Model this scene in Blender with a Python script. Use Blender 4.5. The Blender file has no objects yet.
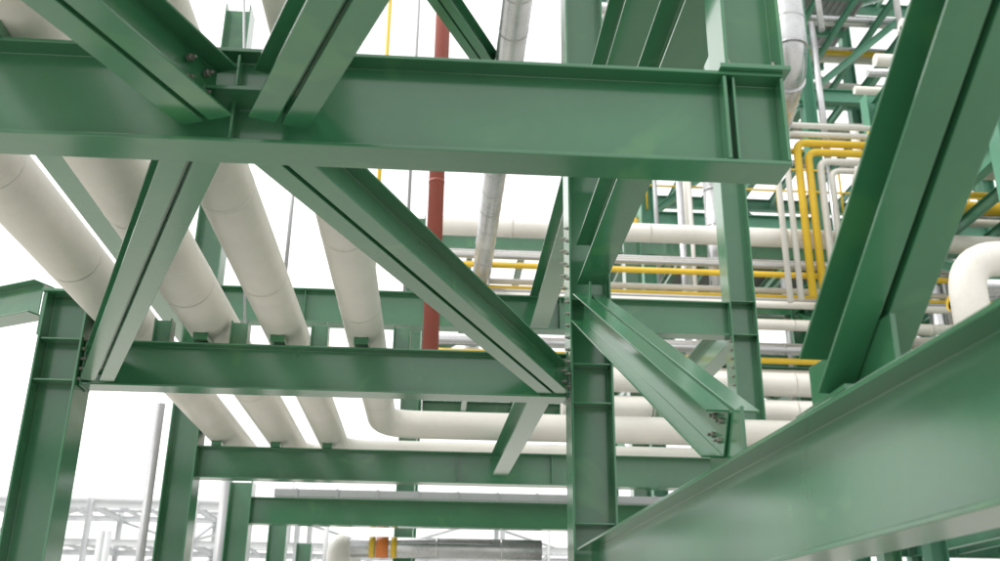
import bpy, math, random
from mathutils import Vector, Matrix
random.seed(7)
DATUM=1.6   # eye level above ground; heights below are relative to it
S=bpy.context.scene
# ---------------------------------------------------------------- materials
def newmat(name):
    m=bpy.data.materials.new(name); m.use_nodes=True
    nt=m.node_tree; b=nt.nodes['Principled BSDF']; return m,nt,b
def paint(name,col,rough=0.4,var=0.25,scale=1.2,bump=0.02,grime=0.3,metal=0.0,coat=0.0,grimecol=(0.25,0.24,0.2),patch=None,wrap=False):
    m,nt,b=newmat(name); N=nt.nodes; L=nt.links
    tc=N.new('ShaderNodeTexCoord')
    n1=N.new('ShaderNodeTexNoise'); n1.inputs['Scale'].default_value=scale; n1.inputs['Detail'].default_value=6; n1.inputs['Roughness'].default_value=0.6
    L.new(tc.outputs['Object'],n1.inputs['Vector'])
    r1=N.new('ShaderNodeValToRGB'); r1.color_ramp.elements[0].position=0.3; r1.color_ramp.elements[1].position=0.7
    c0=[c*(1-var) for c in col]+[1]; c1=[min(1,c*(1+var)) for c in col]+[1]
    r1.color_ramp.elements[0].color=c0; r1.color_ramp.elements[1].color=c1
    L.new(n1.outputs['Fac'],r1.inputs['Fac'])
    base=r1.outputs['Color']
    if patch:  # touched-up paint blotches
        n4=N.new('ShaderNodeTexNoise'); n4.inputs['Scale'].default_value=3.1; n4.inputs['Detail'].default_value=2; n4.inputs['Distortion'].default_value=.5
        L.new(tc.outputs['Object'],n4.inputs['Vector'])
        r4=N.new('ShaderNodeValToRGB'); r4.color_ramp.elements[0].position=0.60; r4.color_ramp.elements[1].position=0.72
        r4.color_ramp.elements[0].color=(0,0,0,1); r4.color_ramp.elements[1].color=(.5,.5,.5,1)
        L.new(n4.outputs['Fac'],r4.inputs['Fac'])
        m4=N.new('ShaderNodeMixRGB'); m4.inputs['Color2'].default_value=(*patch,1)
        L.new(r4.outputs['Color'],m4.inputs['Fac']); L.new(base,m4.inputs['Color1']); base=m4.outputs['Color']
    n2=N.new('ShaderNodeTexNoise'); n2.inputs['Scale'].default_value=scale*9; n2.inputs['Detail'].default_value=8; n2.inputs['Roughness'].default_value=0.7
    L.new(tc.outputs['Object'],n2.inputs['Vector'])
    r2=N.new('ShaderNodeValToRGB'); r2.color_ramp.elements[0].position=0.52; r2.color_ramp.elements[1].position=0.8
    r2.color_ramp.elements[0].color=(0,0,0,1); r2.color_ramp.elements[1].color=(grime,grime,grime,1)
    L.new(n2.outputs['Fac'],r2.inputs['Fac'])
    mx=N.new('ShaderNodeMixRGB'); mx.inputs['Color2'].default_value=(*grimecol,1)
    L.new(r2.outputs['Color'],mx.inputs['Fac']); L.new(base,mx.inputs['Color1'])
    L.new(mx.outputs['Color'],b.inputs['Base Color'])
    mr=N.new('ShaderNodeMapRange'); mr.inputs['To Min'].default_value=max(0.05,rough-0.1); mr.inputs['To Max'].default_value=rough+0.12
    L.new(n1.outputs['Fac'],mr.inputs['Value']); L.new(mr.outputs['Result'],b.inputs['Roughness'])
    b.inputs['Metallic'].default_value=metal; b.inputs['Coat Weight'].default_value=coat; b.inputs['Coat Roughness'].default_value=.14
    n3=N.new('ShaderNodeTexNoise'); n3.inputs['Scale'].default_value=14 if patch else 35; n3.inputs['Detail'].default_value=3
    L.new(tc.outputs['Object'],n3.inputs['Vector'])
    bp=N.new('ShaderNodeBump'); bp.inputs['Strength'].default_value=bump*5; bp.inputs['Distance'].default_value=0.01
    L.new(n3.outputs['Fac'],bp.inputs['Height'])
    nrm=bp.outputs['Normal']
    if wrap:
        wv=N.new('ShaderNodeTexWave'); wv.bands_direction='Y'; wv.inputs['Scale'].default_value=12; wv.inputs['Distortion'].default_value=1.0; wv.inputs['Detail'].default_value=2
        L.new(tc.outputs['Object'],wv.inputs['Vector'])
        b2_=N.new('ShaderNodeBump'); b2_.inputs['Strength'].default_value=.10; b2_.inputs['Distance'].default_value=.004
        L.new(wv.outputs['Fac'],b2_.inputs['Height']); L.new(nrm,b2_.inputs['Normal']); nrm=b2_.outputs['Normal']
    L.new(nrm,b.inputs['Normal'])
    return m
GREEN=paint('green_steel_paint',(0.038,0.165,0.076),rough=0.22,var=0.14,scale=0.8,bump=0.010,grime=0.06,coat=.7,grimecol=(0.22,0.36,0.24),patch=(0.075,0.235,0.09))
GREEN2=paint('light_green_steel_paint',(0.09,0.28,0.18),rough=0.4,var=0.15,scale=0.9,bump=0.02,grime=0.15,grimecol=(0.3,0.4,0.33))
BOLT=paint('galvanised_bolt',(0.30,0.29,0.26),rough=0.4,metal=0.7)
WHITE=paint('pipe_wrap_paint',(0.68,0.66,0.60),rough=0.33,var=0.05,scale=2.5,bump=0.02,grime=0.16,grimecol=(0.42,0.38,0.3),wrap=True)
WHITE2=paint('white_pipe_paint',(0.72,0.70,0.65),rough=0.42,var=0.08,scale=1.5,grime=0.2,grimecol=(0.4,0.38,0.33))
CLAD=paint('aluminium_cladding',(0.55,0.56,0.57),rough=0.28,var=0.14,scale=3,metal=0.85,grime=0.25,grimecol=(0.25,0.24,0.22))
GREY=paint('galvanised_steel',(0.40,0.41,0.42),rough=0.45,var=0.1,metal=0.4)
PALE=paint('distance_faded_white_steel',(0.66,0.68,0.69),rough=0.6,var=0.06)  # white steel of the far racks, distance fade lightened into the colour
YEL=paint('yellow_pipe_paint',(0.75,0.50,0.03),rough=0.4,var=0.08)
ORG=paint('orange_band_paint',(0.7,0.2,0.03),rough=0.4,var=0.08)
RED=paint('red_pipe_paint',(0.29,0.065,0.045),rough=0.4,var=0.12,grime=0.15)
DARK=paint('dark_grating',(0.12,0.125,0.125),rough=0.7,var=0.2)
SOFF=paint('roof_sheeting',(0.33,0.34,0.35),rough=0.6,var=0.1)
BLUE=paint('blue_sheet',(0.06,0.27,0.6),rough=0.5,var=0.1)
GROUND=paint('concrete_ground',(0.46,0.45,0.42),rough=0.85,var=0.12,scale=0.4,grime=0.3,grimecol=(0.25,0.24,0.21))
# ---------------------------------------------------------------- mesh builder
class MB:
    def __init__(s): s.v=[];s.f=[];s.m=[];s.sm=[];s.mats=[]
    def mi(s,mat):
        if mat not in s.mats: s.mats.append(mat)
        return s.mats.index(mat)
    def prism(s,prof,p0,p1,up=(0,0,1),mat=GREEN):
        p0=Vector(p0);p1=Vector(p1);d=(p1-p0).normalized();up=Vector(up)
        if abs(d.dot(up))>0.999: up=Vector((0,1,0))
        r=d.cross(up).normalized();u=r.cross(d)
        n=len(prof);b=len(s.v);k=s.mi(mat)
        for p in (p0,p1):
            for a,c in prof: s.v.append(p+r*a+u*c)
        for i in range(n):
            j=(i+1)%n
            s.f.append((b+i,b+j,b+n+j,b+n+i));s.m.append(k);s.sm.append(False)
        s.f.append(tuple(b+i for i in range(n))[::-1]);s.m.append(k);s.sm.append(False)
        s.f.append(tuple(b+n+i for i in range(n)));s.m.append(k);s.sm.append(False)
    def box(s,c,size,mat=GREEN):
        x,y,z=c;a,b_,h=size
        s.prism([(-a/2,-h/2),(a/2,-h/2),(a/2,h/2),(-a/2,h/2)],(x,y-b_/2,z),(x,y+b_/2,z),mat=mat)
    def tube(s,pts,r,mat=WHITE,R=None,seg=20,smooth=True):
        pts=[Vector(p) for p in pts]
        if R is None: R=3*r
        path=[pts[0]]
        for i in range(1,len(pts)-1):
            a=(pts[i-1]-pts[i]);c=(pts[i+1]-pts[i]);la=a.length;lc=c.length;a.normalize();c.normalize()
            t=min(R,la*.49,lc*.49)
            A=pts[i]+a*t;C=pts[i]+c*t
            for q in range(9):
                w=q/8; path.append(A*(1-w)**2+pts[i]*2*w*(1-w)*0.93+(A+C)*0.5*0.07*2*w*(1-w)+C*w*w)
        path.append(pts[-1])
        b=len(s.v);k=s.mi(mat);n=len(path)
        T=(path[1]-path[0]).normalized();ref=Vector((0,0,1)) if abs(T.z)<.9 else Vector((1,0,0))
        u=T.cross(ref).normalized()
        for i,p in enumerate(path):
            if i==0:T=(path[1]-path[0])
            elif i==n-1:T=path[-1]-path[-2]
            else:T=(path[i+1]-path[i]).normalized()+(path[i]-path[i-1]).normalized()
            T.normalize();u=(u-T*u.dot(T)).normalized();w=T.cross(u)
            for q in range(seg):
                an=2*math.pi*q/seg; s.v.append(p+u*math.cos(an)*r+w*math.sin(an)*r)
        for i in range(n-1):
            for q in range(seg):
                j=(q+1)%seg
                s.f.append((b+i*seg+q,b+i*seg+j,b+(i+1)*seg+j,b+(i+1)*seg+q));s.m.append(k);s.sm.append(True)
        s.f.append(tuple(b+q for q in range(seg))[::-1]);s.m.append(k);s.sm.append(False)
        s.f.append(tuple(b+(n-1)*seg+q for q in range(seg)));s.m.append(k);s.sm.append(False)
    def bolt(s,p,n,r=0.014,mat=BOLT):
        p=Vector(p);n=Vector(n).normalized()
        pr=[(math.cos(a*math.pi/3)*r,math.sin(a*math.pi/3)*r) for a in range(6)]
        s.prism(pr,p-n*0.004,p+n*0.016,up=(0.3,0.5,0.8),mat=mat)
        pr=[(math.cos(a*math.pi/4)*r*.5,math.sin(a*math.pi/4)*r*.5) for a in range(8)]
        s.prism(pr,p+n*0.015,p+n*0.032,up=(0.3,0.5,0.8),mat=mat)
    def build(s,name,bevel=0,parent=None):
        me=bpy.data.meshes.new(name)
        me.from_pydata([(v[0],v[1],v[2]+DATUM) for v in s.v],[],s.f)
        for m in s.mats: me.materials.append(m)
        me.polygons.foreach_set('material_index',s.m); me.polygons.foreach_set('use_smooth',s.sm)
        me.update()
        o=bpy.data.objects.new(name,me);S.collection.objects.link(o)
        import bmesh
        bm=bmesh.new();bm.from_mesh(me);bmesh.ops.recalc_face_normals(bm,faces=bm.faces);bm.to_mesh(me);bm.free()
        if bevel:
            md=o.modifiers.new('edge','BEVEL');md.width=bevel;md.segments=2;md.limit_method='ANGLE';md.angle_limit=math.radians(50)
        if parent:o.parent=parent
        return o
def isec(h,b,tf=None,tw=None):
    tf=tf or h*.045;tw=tw or h*.03
    H=h/2;B=b/2;w=tw/2
    return [(-B,-H),(B,-H),(B,-H+tf),(w,-H+tf),(w,H-tf),(B,H-tf),(B,H),(-B,H),(-B,H-tf),(-w,H-tf),(-w,-H+tf),(-B,-H+tf)]
def csec(h,b,x0,side,t=0.010):
    H=h/2;x1=x0+side*b;xt=x0+side*t
    return [(x0,-H),(x1,-H),(x1,-H+t),(xt,-H+t),(xt,H-t),(x1,H-t),(x1,H),(x0,H)]
def beam(p0,p1,h=.35,b=.18,name='steel_beam',mat=GREEN,bevel=.003,top=True,extra=None,up=(0,0,1)):
    """p z = top of steel"""
    m=MB();o=h/2 if top else 0
    m.prism(isec(h,b,max(.010,h*.04),max(.008,h*.026)),(p0[0],p0[1],p0[2]-o),(p1[0],p1[1],p1[2]-o),up=up,mat=mat)
    if extra: extra(m)
    return m.build(name,bevel)
def column(x,y,z0,z1,h=.3,b=.3,name='steel_column',mat=GREEN,webx=True,bevel=.003,extra=None):
    m=MB();pr=isec(h,b,.015,.011)
    up=(1,0,0) if webx else (0,1,0)
    m.prism(pr,(x,y,z0),(x,y,z1),up=up,mat=mat)
    if extra: extra(m)
    return m.build(name,bevel)
def dbl(p0,p1,h=.2,b=.095,gap=.022,name='diagonal_brace',extra=None,up=(0,0,1),mat=GREEN):
    m=MB()
    m.prism(csec(h,b,gap/2,1),p0,p1,up=up,mat=mat); m.prism(csec(h,b,-gap/2,-1),p0,p1,up=up,mat=mat)
    P0=Vector(p0);P1=Vector(p1);n=max(2,int((P1-P0).length/.9));d=(P1-P0).normalized()
    m.prism([(-gap*.48,-h*.30),(gap*.48,-h*.30),(gap*.48,h*.42),(-gap*.48,h*.42)],P0+d*.02,P1-d*.02,up=up,mat=mat)
    if extra: extra(m)
    return m.build(name,.0025)
XL,XR=-2.6,1.06
YA=3.215
# ---------------------------------------------------------------- beam A (front cross beam)
def exA(m):
    for x in (1.025,1.243): # stiffeners below the column flanges
        for s_ in (-1,1): m.box((x,YA+s_*.044,1.905),(.014,.076,.35))
    m.box((1.06,YA-.046,1.905),(.010,.06,.348))
    m.box((-.77,YA-.04,1.905),(.012,.07,.345))
beam((-5.2,YA,2.10),(1.25,YA,2.10),h=.388,b=.166,extra=exA,bevel=.003)
def exAc(m):
    m.box((1.14,YA,2.111),(.27,.21,.02))
    for x in (1.05,1.22):
        for y in (-.07,.07): m.bolt((x,YA+y,2.122),(0,0,1))
column(1.14,YA,2.122,6.5,h=.23,b=.2,extra=exAc)
# ---------------------------------------------------------------- frames behind
def endplate(x,y,zt,h,side):
    def f(m):
        m.box((x,y,zt-h/2),(.016,.19,h+.02))
        for k in range(4):
            for s_ in (-1,1): m.bolt((x+side*.008,y+s_*.055,zt-h*.12-k*h*.25),(side,0,0))
    return f
ZB=2.085
def exB(m):
    endplate(XL+.165,6.8,ZB,.32,1)(m);endplate(XR-.165,6.8,ZB,.32,-1)(m)
    for x in (-1.95,-1.42,-.86,-.28):
        m.prism(isec(.12,.12,.01,.01),(x,6.8,ZB+.002),(x,6.8,ZB+.18),up=(1,0,0))
beam((XL+.17,6.8,ZB),(XR-.17,6.8,ZB),h=.32,b=.18,extra=exB)
def exCc(m):
    for k in range(9):
        z=1.75+k*.09
        m.bolt((XR-.152,6.70,z),(-1,0,0))
    for k in range(5):
        for y in (6.70,6.90): m.bolt((XR-.152,y,2.65+k*.1),(-1,0,0))
    m.box((XR,6.8-.0,2.48),(.27,.28,.012)); m.box((XR,6.8,2.0),(.268,.27,.012)); m.box((XR,6.8,1.72),(.268,.27,.012)); m.box((XR,6.8,.9),(.268,.27,.012))
column(XR,6.8,-DATUM,7.5,extra=exCc)
def exL(m):
    m.box((XL,6.8,1.78),(.268,.27,.012));m.box((XL,6.8,2.07),(.268,.27,.012));m.box((XL,6.8,2.41),(.34,.34,.02))
    for k in range(5): m.bolt((XL+.152,6.70,1.8+k*.07),(1,0,0))
    m.box((XL-.165,6.8,2.25),(.02,.24,.3))
column(XL,6.8,-DATUM,2.40,extra=exL)
beam((-2.79,6.70,2.48),(-5.6,8.25,2.48),h=.24,b=.18)
for y,zt in ((10.4,7.5),(13.7,7.5),(17.2,5),(20.8,5),(24.5,5)):
    column(XL,y,-DATUM,zt if y<12 else 2.3)
beam((XL+.15,10.4,2.10),(3.2,10.4,2.10),h=.325,b=.18,extra=lambda m:[m.box((x,10.4-.045,1.935),(.01,.075,.29)) for x in (.2,1.2)])
beam((XL+.15,10.4,3.86),(3.2,10.4,3.86),h=.39,b=.2,extra=lambda m:[m.box((x,10.4-.05,3.665),(.01,.08,.35)) for x in (-1.5,1.3)])
beam((XL+.15,13.7,2.10),(3.4,13.7,2.10),h=.35,b=.18)
def exR(m):
    m.box((3.35,10.4,3.86),(.27,.27,.012));m.box((3.35,10.4,3.47),(.27,.27,.012))
    for k in range(6): m.bolt((3.198,10.3,2.9+k*.1),(-1,0,0),r=.018)
column(3.35,10.4,-DATUM,9.0,extra=exR)
# lower girder, running back at a slight skew to the rack
HX=lambda y:1.357-.05*y
HZ=.735
beam((HX(-.8),-.8,HZ),(HX(6.62),6.62,HZ),h=.41,b=.2,bevel=.003,extra=lambda m:m.box((HX(.6)-.053,.6,HZ-.205),(.09,.012,.37)))
beam((XR,YA+.12,2.90),(XR,6.63,2.90),h=.32,b=.2)
beam((XR,YA+.12,3.86),(XR,6.63,3.86),h=.39,b=.2)
beam((XR,6.97,3.86),(XR,10.28,3.86),h=.39,b=.2)
beam((XL,YA,3.45),(XL,10.25,3.45),h=.35,b=.2)
beam((3.35,10.55,3.86),(3.35,16,3.86),h=.39,b=.2)
beam((.74,6.95,2.08),(.64,10.25,2.08),h=.25,b=.16)
# ---------------------------------------------------------------- plan bracing
zc=1.88
dbl((-.95,YA+.15,zc),(-2.32,6.69,zc))
dbl((-.66,YA+.12,zc),(.80,6.69,zc))
def ex3(m):
    d=Vector((-.42,-1,0)).normalized();n=Vector((1,-.42,0)).normalized()
    for k in range(2):
        for zz in (-.04,.04): m.bolt(Vector((-.85,YA-.12,zc+zz))+d*(.06+.1*k)+n*.024,n)
dbl((-.85,YA-.1,zc),(-2.45,-.6,zc),extra=ex3)
dbl((-.60,YA-.1,zc),(.95,-.6,zc))
m=MB()
for p in ((-.77,YA-.09,1.885),(-.77,YA+.12,1.885)): m.box(p,(.5,.14,.014))
m.build('gusset_plate',.001)
dbl((-1.6,4.7,6.0),(1.0,10.3,6.0))
# vertical bracing in the girder line
G0=Vector((HX(3.85),3.85,.88));G1=Vector((1.03,6.62,2.40))
def ex6(m):
    m.prism([(-.008,-.11),(.008,-.11),(.008,.11),(-.008,.11)],(HX(3.7),3.7,.85),(HX(4.1),4.1,.85))
    m.box((1.03,6.55,2.36),(.016,.2,.36))
    d=(G1-G0).normalized();n=Vector((0,-d.z,d.y))
    for k in range(2):
        for s_ in (-1,1):
            m.bolt(G0+d*(.05+.08*k)+n*(.04*s_)+Vector((-.0215,0,0)),(-1,0,0));m.bolt(G0+d*(.05+.08*k)+n*(.04*s_)+Vector((.0215,0,0)),(1,0,0))
dbl(G0,G1,extra=ex6,b=.1)
B0=Vector((HX(2.82),2.82,.83));B1=Vector((HX(0),0,.83+2.82*.765))
dbl(B0,B1,b=.105,h=.18)
m=MB();m.prism([(-.008,-.09),(.008,-.09),(.008,.09),(-.008,.09)],(HX(2.5),2.5,.83),(HX(3.05),3.05,.83));m.box((HX(2.82),2.82,.744),(.18,.4,.014));m.build('gusset_plate',.001)
# ---------------------------------------------------------------- large pipes on the rack
def pipe(pts,r,mat=WHITE,name='pipe',R=None,seam=None,bands=None,seg=20):
    m=MB();m.tube(pts,r,mat,R,seg)
    if seam:
        for a,b in zip(pts[:-1],pts[1:]):
            a=Vector(a);b=Vector(b);L=(b-a).length;d=(b-a)/L;s_=seam*.6
            while s_<L-seam*.3:
                m.tube([a+d*s_,a+d*(s_+.035)],r+.004,mat,seg=seg)
                s_+=seam
    if bands:
        for p,d,w,bm in bands:
            p=Vector(p);d=Vector(d);m.tube([p,p+d*w],r+.005,bm,seg=seg)
    return m.build(name)
specs=[(-2.27,.17,12.6,.1),(-1.67,.175,12.1,.5),(-1.14,.15,11.5,.25),(-.56,.14,9.95,.7)]
for x,r,ye,ph in specs:
    z=2.1+.05+r
    m=MB();pts=[(x,-.8,z),(x,ye,z),(9,ye,z)]
    m.tube(pts,r,WHITE,R=r*2.4,seg=40)
    for k in range(8):
        y=-.5+ph+k*1.23; m.tube([(x,y,z),(x,y+.03,z)],r+.0015,WHITE,seg=40)
    for y in (YA,6.8,10.4):
        if y<ye: m.box((x,y,2.126),(.1,.22,.05),GREEN)
    m.build('insulated_pipe')
pipe([(-.11,9.8,3.02),(-.11,9.8,13)],.085,RED,'red_pipe',seam=3.2)
pipe([(.62,5,6.0),(.62,22,6.0)],.15,CLAD,'insulated_pipe',seam=.6)
pipe([(-.95,12.6,4.2),(-.95,12.6,11)],.03,YEL,'yellow_pipe')
pipe([(-.45,11,3.9),(-.45,11,11)],.02,GREY,'conduit')
pipe([(-2.25,9.0,6.8),(-1.85,9.0,3.0)],.013,GREY,'conduit')
pipe([(-1.62,9.6,3.6),(-1.62,9.6,5.2)],.02,GREY,'conduit')
# ---------------------------------------------------------------- cross pipes at the back rack
for z,r,mt,y in ((6.8,.16,WHITE2,15),(6.52,.04,GREY,15.4),(6.42,.06,WHITE2,15.3),(6.28,.035,GREY,15),(6.13,.05,YEL,15),(6.0,.05,WHITE2,15.4),(5.84,.05,YEL,15.3),(5.72,.035,GREY,15.1),(5.60,.06,WHITE2,15),(5.44,.05,YEL,15.4),(5.25,.09,WHITE2,15),(5.0,.1,CLAD,15.5),(4.82,.035,GREY,15.0),(4.70,.05,YEL,15.2),(4.56,.05,WHITE2,15.4),
               (4.25,.19,WHITE2,15),(3.82,.17,WHITE2,15)):
    pipe([(-.3 if z>4.5 else 1.9,y,z),(16,y,z)],r,mt,'yellow_pipe' if mt==YEL else 'pipe',seam=2.3 if r>.08 else None)
for i,(x,mt,r) in enumerate(((5.55,WHITE2,.05),(5.73,WHITE2,.05),(5.93,YEL,.065),(6.11,YEL,.065),(6.3,WHITE2,.06),(6.48,WHITE2,.05))):
    zt=8.75-i*.17
    pipe([(x,14.6,5.5+i*.05),(x,14.6,zt),(9.5,14.6,zt)],r,mt,'yellow_pipe' if mt==YEL else 'pipe',R=.16)
pipe([(4.72,15.6,5.4),(4.72,15.6,8.5)],.17,CLAD,'pipe',seam=.7)
pipe([(5.12,15.6,5.4),(5.12,15.6,8.5)],.14,WHITE2,'pipe',seam=.7)
for x,r,mt in ((4.2,.06,CLAD),(4.38,.04,WHITE2),(5.38,.04,GREY),(7.6,.08,WHITE2),(7.9,.05,YEL),(8.15,.06,WHITE2),(8.9,.1,CLAD)):
    pipe([(x,15.9,3),(x,15.9,9.5)],r,mt,'yellow_pipe' if mt==YEL else 'pipe')
pipe([(6.72,14,6.3),(6.72,14,7.75),(10,14,7.75)],.19,WHITE2,'pipe',R=.5,seam=.8)
pipe([(7.0,12,3.6),(7.0,12,5.25),(11,12,5.25)],.24,WHITE2,'pipe',R=.5,seam=.9)
pipe([(5.35,13,12),(5.35,13,8.85),(5.65,15.5,8.5)],.27,CLAD,'exhaust_duct',R=.6,seam=.5)
pipe([(1.5,14.3,1.55),(-1.15,14.3,1.55)],.14,CLAD,'insulated_pipe',seam=.9,bands=[((-.9,14.3,1.55),(1,0,0),.08,YEL),((-.8,14.3,1.55),(1,0,0),.16,ORG),((-.6,14.3,1.55),(1,0,0),.08,YEL)])
pipe([(-1.35,14.6,1.1),(-1.35,14.6,1.62),(-1.35,17,1.62)],.16,WHITE2,'pipe',R=.4)
# cable tray with rungs and cables
m=MB()
m.box((.6,14.1,2.16),(5.6,.5,.01),GREY);m.box((.6,13.86,2.2),(5.6,.01,.11),GREY);m.box((.6,14.34,2.2),(5.6,.01,.11),GREY)
for k in range(10): m.box((-1.9+k*.55,13.85,2.2),(.03,.02,.13),GREY)
m.build('cable_tray')
# poles
pipe([(-2.63,9.4,-DATUM),(-2.63,9.4,2.3)],.04,GREY,'steel_post',seg=16)
pipe([(-3.7,18,-DATUM),(-3.7,18,3.3)],.1,GREY,'steel_post')
# ---------------------------------------------------------------- background process structure (right)
def lattice(xs,ys,zs,name,mat=GREEN,pipes=True,seed=1,floors=(),floormat=DARK,pm=None):
    rnd=random.Random(seed);m=MB()
    c=isec(.3,.3,.02,.015);bs=isec(.35,.18,.02,.015);br=isec(.15,.15,.012,.012)
    for x in xs:
        for y in ys: m.prism(c,(x,y,-DATUM),(x,y,zs[-1]+.4),up=(1,0,0),mat=mat)
    for z in zs:
        for y in ys:
            for a,b in zip(xs[:-1],xs[1:]): m.prism(bs,(a+.16,y,z),(b-.16,y,z),mat=mat)
        for x in xs:
            for a,b in zip(ys[:-1],ys[1:]): m.prism(bs,(x,a+.16,z),(x,b-.16,z),mat=mat)
        for a,b in zip(xs[:-1],xs[1:]):
            for q in (.25,.5,.75):
                mx=a+(b-a)*q; m.prism(isec(.2,.1),(mx,ys[0]+.1,z),(mx,ys[-1]-.1,z),mat=mat)
    for zi,(z0,z1) in enumerate(zip(zs[:-1],zs[1:])):
        for k,(a,b) in enumerate(zip(xs[:-1],xs[1:])):
            if (k+zi)%2==0: m.prism(br,(a+.2,ys[0],z0+.2),(b-.2,ys[0],z1-.2),mat=mat)
            else: m.prism(br,(b-.2,ys[-1],z0+.2),(a+.2,ys[-1],z1-.2),mat=mat)
        for x in xs[::2]: m.prism(br,(x,ys[0]+.2,z0+.2),(x,ys[-1]-.2,z1-.2),mat=mat)
    for z in floors:
        m.box(((xs[0]+xs[-1])/2,(ys[0]+ys[-1])/2,z+.22),(xs[-1]-xs[0]-.6,ys[-1]-ys[0]-.5,.05),floormat)
        for hz in (.55,1.1): m.tube([(xs[0],ys[0]-.1,z+.25+hz),(xs[-1],ys[0]-.1,z+.25+hz)],.025,YEL,seg=8)
        x=xs[0]
        while x<xs[-1]: m.tube([(x,ys[0]-.1,z+.2),(x,ys[0]-.1,z+1.35)],.025,YEL,seg=8);x+=1.5
    if pipes:
        for z in zs:
            for k in range(6):
                y=rnd.uniform(ys[0]+.4,ys[-1]-.4);r=rnd.choice((.05,.08,.12,.18));mt=pm or rnd.choice((WHITE2,WHITE2,CLAD,YEL,CLAD))
                m.tube([(xs[0]-.5,y,z+.2+r),(xs[-1]+.5,y,z+.2+r)],r,mt,seg=12)
            for k in range(5):
                x=rnd.uniform(xs[0],xs[-1]);r=rnd.choice((.05,.08,.15));mt=pm or rnd.choice((WHITE2,CLAD,GREY))
                m.tube([(x,ys[0]-.4,z-2),(x,ys[0]-.4,z+1.8)],r,mt,seg=12)
    return m.build(name)
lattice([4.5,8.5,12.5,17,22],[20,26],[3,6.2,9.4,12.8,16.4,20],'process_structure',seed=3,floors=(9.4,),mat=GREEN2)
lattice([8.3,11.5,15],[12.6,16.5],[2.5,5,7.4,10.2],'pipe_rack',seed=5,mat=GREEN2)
lattice([-.5,3.4,7.5],[16.5,19.5],[4.8,7.2],'pipe_rack',seed=9,mat=GREEN,pipes=False)
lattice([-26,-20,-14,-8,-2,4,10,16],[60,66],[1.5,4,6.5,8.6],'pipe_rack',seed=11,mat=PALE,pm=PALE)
lattice([-22,-17,-12,-7],[44,47],[1.2,3.4],'pipe_rack',seed=12,mat=GREEN2,pm=PALE)
# roofed annex high on the process structure, with blue side sheeting
m=MB()
m.box((8.4,25.2,18.6),(7.6,8,.08),SOFF)
for k in range(40): m.box((4.7+k*.19,25.2,18.53),(.05,7.9,.05),SOFF)
for k in range(5): m.box((8.4,21.6+k*1.8,18.4),(7.5,.12,.2),GREEN2)
m.box((8.4,21.15,19.0),(7.7,.06,1.2),BLUE)
m.build('shed_roof')
m=MB()
for k in range(14): m.box((13.0+k*.22,19.6,14.6),(.2,.05,3.0),BLUE); m.box((13.11+k*.22,19.57,14.6),(.03,.04,3.0),BLUE)
m.build('blue_wall_cladding')
# ground
m=MB();m.box((0,0,-DATUM-.1),(1200,1200,.2),GROUND);m.build('ground')
# ---------------------------------------------------------------- world
w=bpy.data.worlds.new("World");S.world=w;w.use_nodes=True;nt=w.node_tree;N=nt.nodes;L=nt.links
bg=N['Background'];out=N['World Output']
sky=N.new('ShaderNodeTexSky');sky.sky_type='NISHITA';sky.sun_disc=False;sky.sun_elevation=math.radians(50);sky.sun_rotation=math.radians(-60);sky.dust_density=6;sky.air_density=1
hs=N.new('ShaderNodeHueSaturation');hs.inputs['Saturation'].default_value=.12
L.new(sky.outputs['Color'],hs.inputs['Color']);L.new(hs.outputs['Color'],bg.inputs['Color']);bg.inputs['Strength'].default_value=.08
b2=N.new('ShaderNodeBackground');b2.inputs['Color'].default_value=(1,.99,.975,1);b2.inputs['Strength'].default_value=1.2
ad=N.new('ShaderNodeAddShader');L.new(bg.outputs[0],ad.inputs[0]);L.new(b2.outputs[0],ad.inputs[1]);L.new(ad.outputs[0],out.inputs['Surface'])
sl=bpy.data.lights.new('sun','SUN');sl.energy=1.4;sl.angle=math.radians(12);sl.color=(1,.96,.9)
so=bpy.data.objects.new('sun',sl);S.collection.objects.link(so)
sd=Vector((math.sin(math.radians(-60))*math.cos(math.radians(50)),-math.cos(math.radians(-60))*math.cos(math.radians(50)),math.sin(math.radians(50))))
so.rotation_euler=sd.to_track_quat('Z','Y').to_euler()
# ---------------------------------------------------------------- camera
p=math.radians(21.3);yw=math.radians(3.5);ro=.012
f=Vector((math.sin(yw)*math.cos(p),math.cos(yw)*math.cos(p),math.sin(p)))
r=Vector((math.cos(yw),-math.sin(yw),0));u=r.cross(f)
u2=u*math.cos(ro)-r*math.sin(ro);r2=r*math.cos(ro)+u*math.sin(ro)
cam=bpy.data.cameras.new('camera');co=bpy.data.objects.new('camera',cam);S.collection.objects.link(co)
M=Matrix((( r2.x,u2.x,-f.x,0),(r2.y,u2.y,-f.y,0),(r2.z,u2.z,-f.z,DATUM),(0,0,0,1)))
co.matrix_world=M;cam.lens=35.8;cam.sensor_width=36;cam.clip_end=2000;cam.clip_start=.02
cam.dof.use_dof=True;cam.dof.focus_distance=5.5;cam.dof.aperture_fstop=2.8
S.camera=co
S.view_settings.view_transform='Standard';S.view_settings.look='None';S.view_settings.exposure=0
